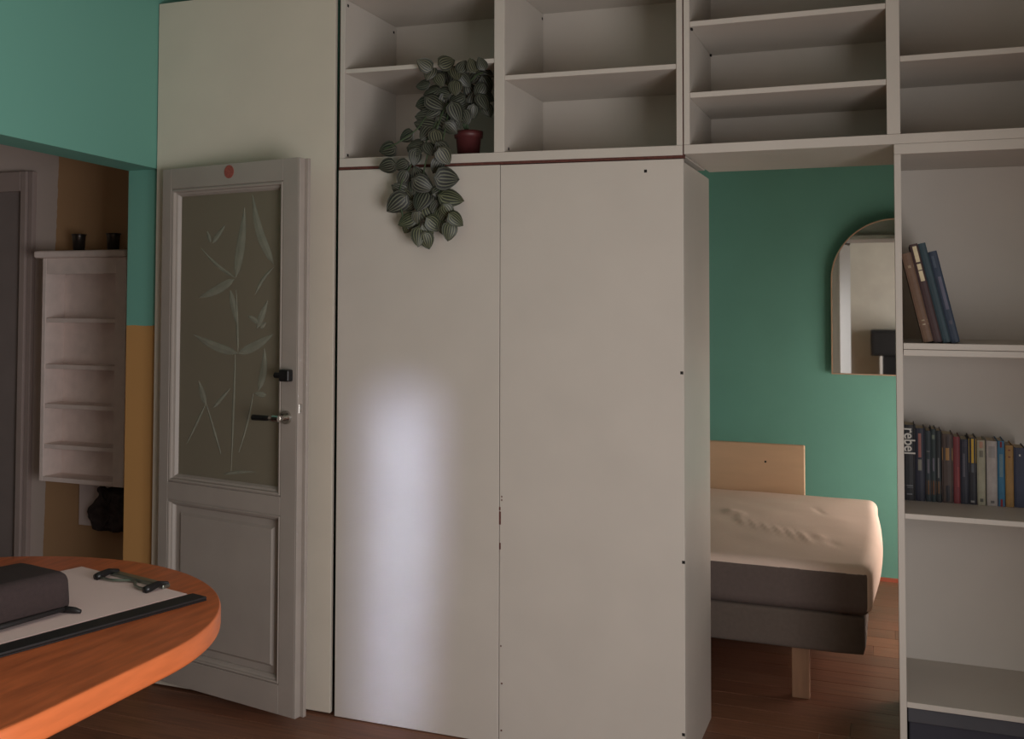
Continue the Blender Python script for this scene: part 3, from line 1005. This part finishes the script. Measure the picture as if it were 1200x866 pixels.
def book(label, w_, h_, d_, col, bands, group, x, y, z, tilt=0.0, text=None):
    """upright book: spine on the y=0 side, left-bottom-front corner at the origin"""
    o = bpy.data.objects.new('book', None)
    o.empty_display_size = 0.03
    COL.objects.link(o)
    o.location = (x, y, z)
    o.rotation_euler = (0, tilt, 0)
    tag(o, label, 'book', group)
    bm = bmesh.new()
    # case: two boards and a rounded spine
    t = min(0.0028, w_ * 0.14)
    add_box(bm, 0, t, 0.003, d_, 0, h_)
    add_box(bm, w_ - t, w_, 0.003, d_, 0, h_)
    pr_ = [(0, 0.004), (w_ * 0.15, 0.0012), (w_ * 0.5, 0.0), (w_ * 0.85, 0.0012), (w_, 0.004), (w_, 0.0075), (0, 0.0075)]
    lo = [bm.verts.new((a, b2, 0)) for a, b2 in pr_]
    hi = [bm.verts.new((a, b2, h_)) for a, b2 in pr_]
    bm.faces.new(lo[::-1])
    bm.faces.new(hi)
    for i in range(len(pr_)):
        j = (i + 1) % len(pr_)
        bm.faces.new((lo[i], lo[j], hi[j], hi[i]))
    finish('cover', bm, bmat(col), o)
    bm = bmesh.new()
    add_box(bm, t, w_ - t, 0.008, d_ - 0.004, 0.004, h_ - 0.004)
    finish('pages', bm, M_pages, o)
    for (f0, f1, x0, x1, c2) in bands:
        bm = bmesh.new()
        ys_ = [(x0, 0.0), (0.5 * (x0 + x1), 0.0), (x1, 0.0)]
        cols = []
        for a, _ in ys_:
            s = abs(a - 0.5) * 2
            yy = 0.004 * s * s - 0.0007
            cols.append([bm.verts.new((a * w_, yy, f0 * h_)), bm.verts.new((a * w_, yy, f1 * h_)), bm.verts.new((a * w_, yy + 0.003, f0 * h_)), bm.verts.new((a * w_, yy + 0.003, f1 * h_))])
        for i in range(2):
            a, c = cols[i], cols[i + 1]
            bm.faces.new((a[0], c[0], c[1], a[1]))
            bm.faces.new((a[2], a[3], c[3], c[2]))
            bm.faces.new((a[0], a[2], c[2], c[0]))
            bm.faces.new((a[1], c[1], c[3], a[3]))
        bm.faces.new((cols[0][0], cols[0][1], cols[0][3], cols[0][2]))
        bm.faces.new((cols[2][0], cols[2][2], cols[2][3], cols[2][1]))
        finish('spine_band', bm, bmat(c2), o)
    if text:
        fc = bpy.data.curves.new('spine_lettering', 'FONT')
        fc.body = text[0]
        fc.size = text[1]
        fc.extrude = 0.0004
        fc.offset = 0.0006
        fc.align_x = 'LEFT'
        fc.align_y = 'CENTER'
        tmp = bpy.data.objects.new('tmp', fc)
        COL.objects.link(tmp)
        bpy.context.view_layer.update()
        me = bpy.data.meshes.new_from_object(tmp.evaluated_get(bpy.context.evaluated_depsgraph_get()))
        bpy.data.objects.remove(tmp)
        me.materials.clear()
        me.materials.append(mat('lettering_white', (196, 192, 184), 0.7))
        t_o = bpy.data.objects.new('spine_lettering', me)
        COL.objects.link(t_o)
        t_o.parent = o
        # reads from the top down
        t_o.matrix_local = Matrix.Translation((w_ * text[3], -0.0008, h_ * text[2])) @ Matrix(((0, 1, 0, 0), (0, 0, -1, 0), (-1, 0, 0, 0), (0, 0, 0, 1))) @ Matrix.Diagonal((text[4], 1, 1, 1))
        t_o['label'] = 'white lower-case title lettering'
    return o


BY_ = 0.248
ROW = 'books standing in a row on the bookcase shelf'
CRM, GRY = (170, 160, 136), (110, 110, 112)
ROWB = [
    (1059.6, 1072.6, 498, (24, 24, 28), [(.19, .2, .1, .85, (120, 120, 124)), (.165, .175, .3, .85, (90, 90, 96)), (.075, .09, .25, .75, (110, 110, 114))], 'black book with the word rebel in white down its spine', ('rebel', 0.047, 0.965, 0.50, 0.90)),
    (1073.2, 1084.5, 502, (26, 28, 44), [(.60, .93, .32, .62, (140, 86, 78)), (.42, .57, .28, .66, (120, 116, 104))], 'navy book with a narrow pink and grey title strip', None),
    (1085.2, 1091.6, 505, (36, 46, 52), [(.70, .72, .2, .8, (96, 96, 96)), (.40, .60, .3, .7, (92, 88, 96)), (.1, .30, .02, .98, (104, 76, 56))], 'slim slate book with brown spine foot beside the navy one', None),
    (1091.9, 1097.2, 503, (40, 52, 54), [(.86, .92, .2, .8, (104, 112, 100)), (.42, .60, .3, .7, (96, 92, 104)), (.1, .29, .02, .98, (112, 74, 56))], 'slim slate-green book with brown spine foot, middle of three', None),
    (1097.5, 1103.6, 505, (30, 36, 40), [(.34, .62, .35, .6, (110, 110, 108)), (.12, .29, .02, .98, (110, 82, 60))], 'slim charcoal book with brown spine foot beside a brown one', None),
    (1104.5, 1117.4, 509, (66, 52, 46), [(.62, .80, .02, .98, (150, 112, 66)), (.80, .97, .02, .98, (56, 46, 44)), (.02, .25, .02, .98, (40, 38, 44))], 'dark brown book with a tan label on its spine', None),
    (1118.0, 1125.6, 512, (112, 42, 48), [(.25, .55, .62, .85, (140, 70, 70))], 'slim dark red book beside the tan-labelled brown one', None),
    (1126.2, 1135.6, 515, (30, 32, 46), [(.42, .78, .3, .55, (80, 78, 88)), (.88, .96, .2, .8, (46, 44, 58))], 'dark navy book between the red one and the yellow-topped one', None),
    (1136.0, 1145.0, 513, (28, 28, 36), [(.62, .985, .02, .98, (190, 154, 60)), (.48, .61, .02, .98, (86, 90, 96)), (.03, .06, .2, .7, (130, 130, 130))], 'black book whose spine has a yellow upper part', None),
    (1145.8, 1155.4, 516, (150, 146, 126), [(.88, .98, .08, .9, (166, 126, 108)), (.74, .84, .1, .9, (110, 106, 94)), (.05, .10, .3, .7, (80, 78, 70))], 'cream-grey book with a reddish picture at the top of its spine', None),
    (1156.8, 1169.2, 517, (160, 152, 148), [(.04, .08, .35, .7, (96, 92, 92)), (.74, .92, .2, .8, (140, 136, 134))], 'thick pale grey book beside the blue one', None),
    (1169.8, 1178.2, 517, (48, 104, 136), [(.0, .11, .0, 1.0, (136, 46, 54)), (.9, .99, .0, 1.0, (112, 40, 46)), (.45, .8, .25, .75, (96, 126, 140))], 'blue book with red ends on its spine', None),
    (1179.0, 1188.4, 522, (150, 116, 66), [(.91, .93, .0, 1.0, (110, 50, 44)), (.8, .82, .0, 1.0, (110, 60, 44))], 'tan gold book with thin red lines on its spine', None),
    (1189.2, 1203.0, 525, (48, 54, 76), [(.86, .89, .42, .56, (190, 190, 186))], 'wide slate-blue book at the open end of the row', None),
]
for (ua, ub, vt, col, bands, lab, txt) in ROWB:
    vb = 586 + (ua - 1060) * 0.068
    a, c = at(ua, vb, 'y', BY_), at(ub, vb, 'y', BY_)
    zt_ = at((ua + ub) / 2, vt, 'y', BY_).z
    book(lab, c.x - a.x, zt_ - 0.9065, 0.135, col, bands, ROW, a.x, BY_, 0.9065, 0, txt)

LEAN = 'books leaning on the upper bookcase shelf'
LB = [  # photo pixels of bottom-left and bottom-right corners, spine length px
    (1082.6, 1094.6, 107, (104, 78, 60), [(.83, .86, .0, 1.0, (150, 132, 108)), (.19, .205, .0, 1.0, (160, 146, 124)), (.235, .25, .0, 1.0, (150, 136, 112))], 'brown book with pale gilt bands leaning outermost against the bookcase side', None),
    (1094.9, 1105.2, 118, (62, 40, 42), [(.815, .975, .3, .80, (206, 192, 158)), (.735, .795, .3, .80, (206, 192, 158)), (.62, .725, .3, .80, (206, 192, 158))], 'dark maroon book with cream blocks of title lettering, leaning', None),
    (1105.5, 1115.0, 119, (40, 62, 72), [], 'plain dark teal book leaning between the maroon and blue books', None),
    (1115.3, 1126.0, 109, (38, 52, 72), [(.82, .95, .2, .5, (70, 82, 98)), (.36, .72, .35, .72, (92, 92, 112)), (.2, .24, .3, .7, (70, 70, 84))], 'dark blue book with faint mauve lettering, last of the leaning books', None),
]
LT = -math.radians(12.6)
zl = 1.4275
for (ua, ub, ln, col, bands, lab, txt) in LB:
    a, c = at(ua, 400.6, 'y', 0.03), at(ub, 400.6, 'y', 0.03)
    w_ = (c.x - a.x) * math.cos(LT) - 0.0006
    h_ = ln * 0.00263
    # each stands on its bottom left corner
    org = Vector((a.x, 0.03, zl))
    book(lab, w_, h_, 0.20, col, bands, LEAN, org.x, 0.03, org.z, LT, txt)

# ------------------------------------------------------------------ trailing plant
pp = at(549, 180.5, 'y', 0.13)
pl = thing('potted_plant', 'trailing striped-leaf plant in a red pot spilling from the shelf', 'plant', (pp.x, 0.13, 2.0835))
lathe('pot', [(0.040, 0), (0.047, 0.075), (0.053, 0.076), (0.055, 0.100), (0.051, 0.100), (0.048, 0.078), (0.040, 0.07)], M_pot, pl, 26)
lathe('soil', [(0.047, 0.083), (0.0, 0.090)], M_soil, pl, 20)


def leaf_mesh(i):
    rr_ = random.Random(i)
    bm = bmesh.new()
    uvl = bm.loops.layers.uv.new('UVMap')
    nu, nv = 8, 7
    cup = rr_.uniform(0.10, 0.28)
    droop = rr_.uniform(0.05, 0.3)
    g = []
    info = {}
    for j in range(nv + 1):
        v = j / nv
        wv = 0.46 * (math.sin(math.pi * v ** 0.62) ** 0.75 if 0 < v < 1 else 0.0) + (0.012 if 0 < v < 1 else 0.0005)
        row_ = []
        for i2 in range(nu + 1):
            s = -1 + 2 * i2 / nu
            x_ = s * wv
            yv = v - 0.16 * (abs(s) ** 1.5) * max(0, 1 - v * 2.2)
            z_ = -cup * (abs(s) ** 1.6) * wv - droop * v * v + 0.015 * math.sin(s * 14)
            ve = bm.verts.new((x_, yv, z_))
            info[ve] = (s / 2 + 0.5, max(abs(s), 0.2) if v < 0.86 else max(abs(s), v))
            row_.append(ve)
        g.append(row_)
    for j in range(nv):
        for i2 in range(nu):
            f = bm.faces.new((g[j][i2], g[j][i2 + 1], g[j + 1][i2 + 1], g[j + 1][i2]))
            f.smooth = True
            for lp in f.loops:
                lp[uvl].uv = info[lp.vert]
    bmesh.ops.recalc_face_normals(bm, faces=bm.faces)
    me = bpy.data.meshes.new('leaf')
    bm.to_mesh(me)
    bm.free()
    me.materials.append(M_leaf[i % 3])
    return me


LM = [leaf_mesh(i) for i in range(9)]
# (u, v, size px, tip direction in degrees: 0 right, 90 up, -90 down, depth y, colour kind)
LV = []
for (a, c, s, ang, dep, kd) in [(410, 110, 130, 150, .03, 1), (455, 180, 120, -110, .0, 1), (615, 90, 140, 20, .05, 1), (680, 190, 125, -80, .0, 1), (820, 110, 120, 110, .05, 1), (900, 95, 100, 120, .08, 0), (545, 250, 110, -60, .02, 1),
                                (675, 315, 120, -85, .0, 1), (770, 250, 120, -40, .06, 0), (860, 200, 130, 60, .1, 0), (930, 190, 130, -20, .1, 0), (950, 280, 130, -50, .1, 0), (880, 330, 120, -120, .06, 0), (920, 430, 140, -60, .05, 0), (955, 500, 110, -65, .06, 0),
                                (830, 520, 110, -90, .05, 0), (760, 560, 120, -70, .03, 0), (705, 600, 120, -60, .02, 0), (690, 520, 160, -60, .0, 0), (565, 340, 120, 160, .02, 0), (460, 330, 130, 200, .02, 0), (390, 280, 110, 190, .03, 0), (520, 430, 170, -20, .0, 0),
                                (390, 450, 130, 190, .01, 0), (410, 545, 160, 180, .0, 0), (420, 605, 180, 175, -.02, 0), (600, 440, 140, -100, .03, 0), (520, 740, 140, -80, -.05, 1), (330, 790, 130, 200, -.05, 0), (90, 835, 140, 190, -.06, 0), (250, 720, 120, 205, -.04, 0),
                                (430, 690, 140, 230, -.03, 0), (590, 620, 150, -40, .0, 0), (640, 660, 120, -50, -.02, 0), (580, 830, 130, -40, -.06, 0), (840, 400, 130, 80, .08, 0), (740, 460, 130, 40, .05, 0), (620, 560, 130, -120, .02, 0), (480, 520, 130, 210, .0, 0),
                                (520, 180, 110, 90, .05, 0), (740, 120, 110, 60, .06, 0), (600, 200, 120, 100, .06, 0), (960, 380, 120, -20, .1, 0), (690, 400, 130, -150, .04, 0), (800, 320, 130, 120, .09, 0), (560, 540, 140, -90, .04, 0)]:
    if c < 150:
        dep = -0.035
    LV.append((440 + a / 7.214, 60 + c / 7.214, s / 7.214 * 1.16, ang, dep, kd))
for (a, c, s, ang, dep, kd) in [(80, 170, 130, 190, -.07, 0), (195, 165, 110, 200, -.06, 0), (310, 100, 115, -100, -.07, 0), (295, 30, 120, 160, -.06, 0), (420, 30, 110, -60, -.06, 0), (545, 95, 135, -50, -.08, 1), (480, 170, 115, -120, -.06, 0),
                                (335, 225, 135, 120, -.05, 0), (375, 310, 150, -30, -.08, 0), (210, 265, 115, -120, -.06, 0), (185, 345, 130, 150, -.06, 0), (160, 462, 175, -145, -.08, 0), (350, 430, 160, -110, -.07, 0), (575, 265, 185, -10, -.07, 0),
                                (600, 400, 170, 0, -.06, 2), (565, 525, 115, -60, -.07, 2), (640, 582, 125, -25, -.07, 2), (575, 680, 125, -100, -.08, 2), (430, 545, 145, -60, -.05, 2), (235, 582, 130, 210, -.07, 2), (250, 650, 105, -120, -.06, 2),
                                (340, 715, 135, -95, -.08, 2), (405, 755, 125, -70, -.06, 2), (470, 620, 135, -30, -.06, 2), (420, 665, 115, -40, -.05, 2), (330, 575, 100, -90, -.06, 1), (260, 485, 95, -140, -.05, 0), (470, 470, 105, 60, -.05, 0), (505, 350, 110, 30, -.05, 0),
                                (440, 385, 120, 80, -.05, 0), (300, 330, 120, -90, -.05, 0), (270, 400, 110, -60, -.04, 1), (390, 480, 110, 140, -.05, 1), (500, 560, 110, -110, -.05, 2), (300, 640, 100, -70, -.05, 2), (520, 640, 100, -80, -.05, 2)]:
    LV.append((440 + a / 6.66, 170 + c / 6.66, s / 6.66 * 1.14, ang, dep, kd))
offp = Vector(pl.location)
vdir = (CAM - Vector((0.4, 0, 2.1))).normalized()
RX_ = Vector((1, 0, 0))
anchors = []
for i, (u, v, s, ang, dep, kd) in enumerate(LV):
    p = at(u, v, 'y', dep)
    L = s * 0.00287
    a = math.radians(ang)
    # facing: mostly to the room, a little up, jittered
    nrm = Vector((0.42 + R_.uniform(-.35, .35), -0.85, -0.05 + R_.uniform(-.30, .55))).normalized()
    tip = Vector((math.cos(a), 0, math.sin(a)))
    tip = (tip - nrm * tip.dot(nrm)).normalized()
    sd = tip.cross(nrm)
    base = p - tip * L * 0.5
    me = LM[(kd + 3 * R_.randrange(3))]
    o = bpy.data.objects.new('leaf', me)
    COL.objects.link(o)
    o.parent = pl
    o.matrix_local = Matrix.Translation(base - offp) @ Matrix(((sd.x, tip.x, nrm.x, 0), (sd.y, tip.y, nrm.y, 0), (sd.z, tip.z, nrm.z, 0), (0, 0, 0, 1))) @ Matrix.Diagonal((L, L, L, 1))
    anchors.append(base)


def stem(pts):
    bm = bmesh.new()
    P = [Vector(q) - offp for q in pts]
    # smooth through the points
    out = []
    for i in range(len(P) - 1):
        p0 = P[max(i - 1, 0)]
        p1, p2 = P[i], P[i + 1]
        p3 = P[min(i + 2, len(P) - 1)]
        for t in [k2 / 5 for k2 in range(5)]:
            out.append(0.5 * ((2 * p1) + (-p0 + p2) * t + (2 * p0 - 5 * p1 + 4 * p2 - p3) * t * t + (-p0 + 3 * p1 - 3 * p2 + p3) * t ** 3))
    out.append(P[-1])
    tube(bm, out, 0.003, 6)
    finish('stem', bm, M_stem, pl, True)


c0 = Vector((pp.x, 0.13, 2.168))
for path in ([(540, 120, .08), (520, 95, .04), (500, 80, .03)], [(545, 110, .1), (556, 90, .08), (566, 85, .07)], [(530, 118, .06), (505, 130, .02), (490, 150, -.03), (470, 165, -.06), (450, 175, -.06)],
             [(528, 120, .05), (512, 150, -.02), (500, 185, -.045), (495, 215, -.045), (492, 250, -.05), (490, 280, -.06)], [(530, 125, .04), (520, 160, -.03), (512, 200, -.045), (518, 235, -.05), (530, 265, -.05)],
             [(526, 125, .04), (500, 165, -.03), (478, 200, -.05), (468, 225, -.06), (472, 255, -.06)], [(548, 118, .1), (565, 115, .08), (572, 130, .07)]):
    stem([c0] + [at(*q[:2], 'y', q[2]) for q in path])

for o in bpy.data.objects:
    if 'off' in o:
        del o['off']
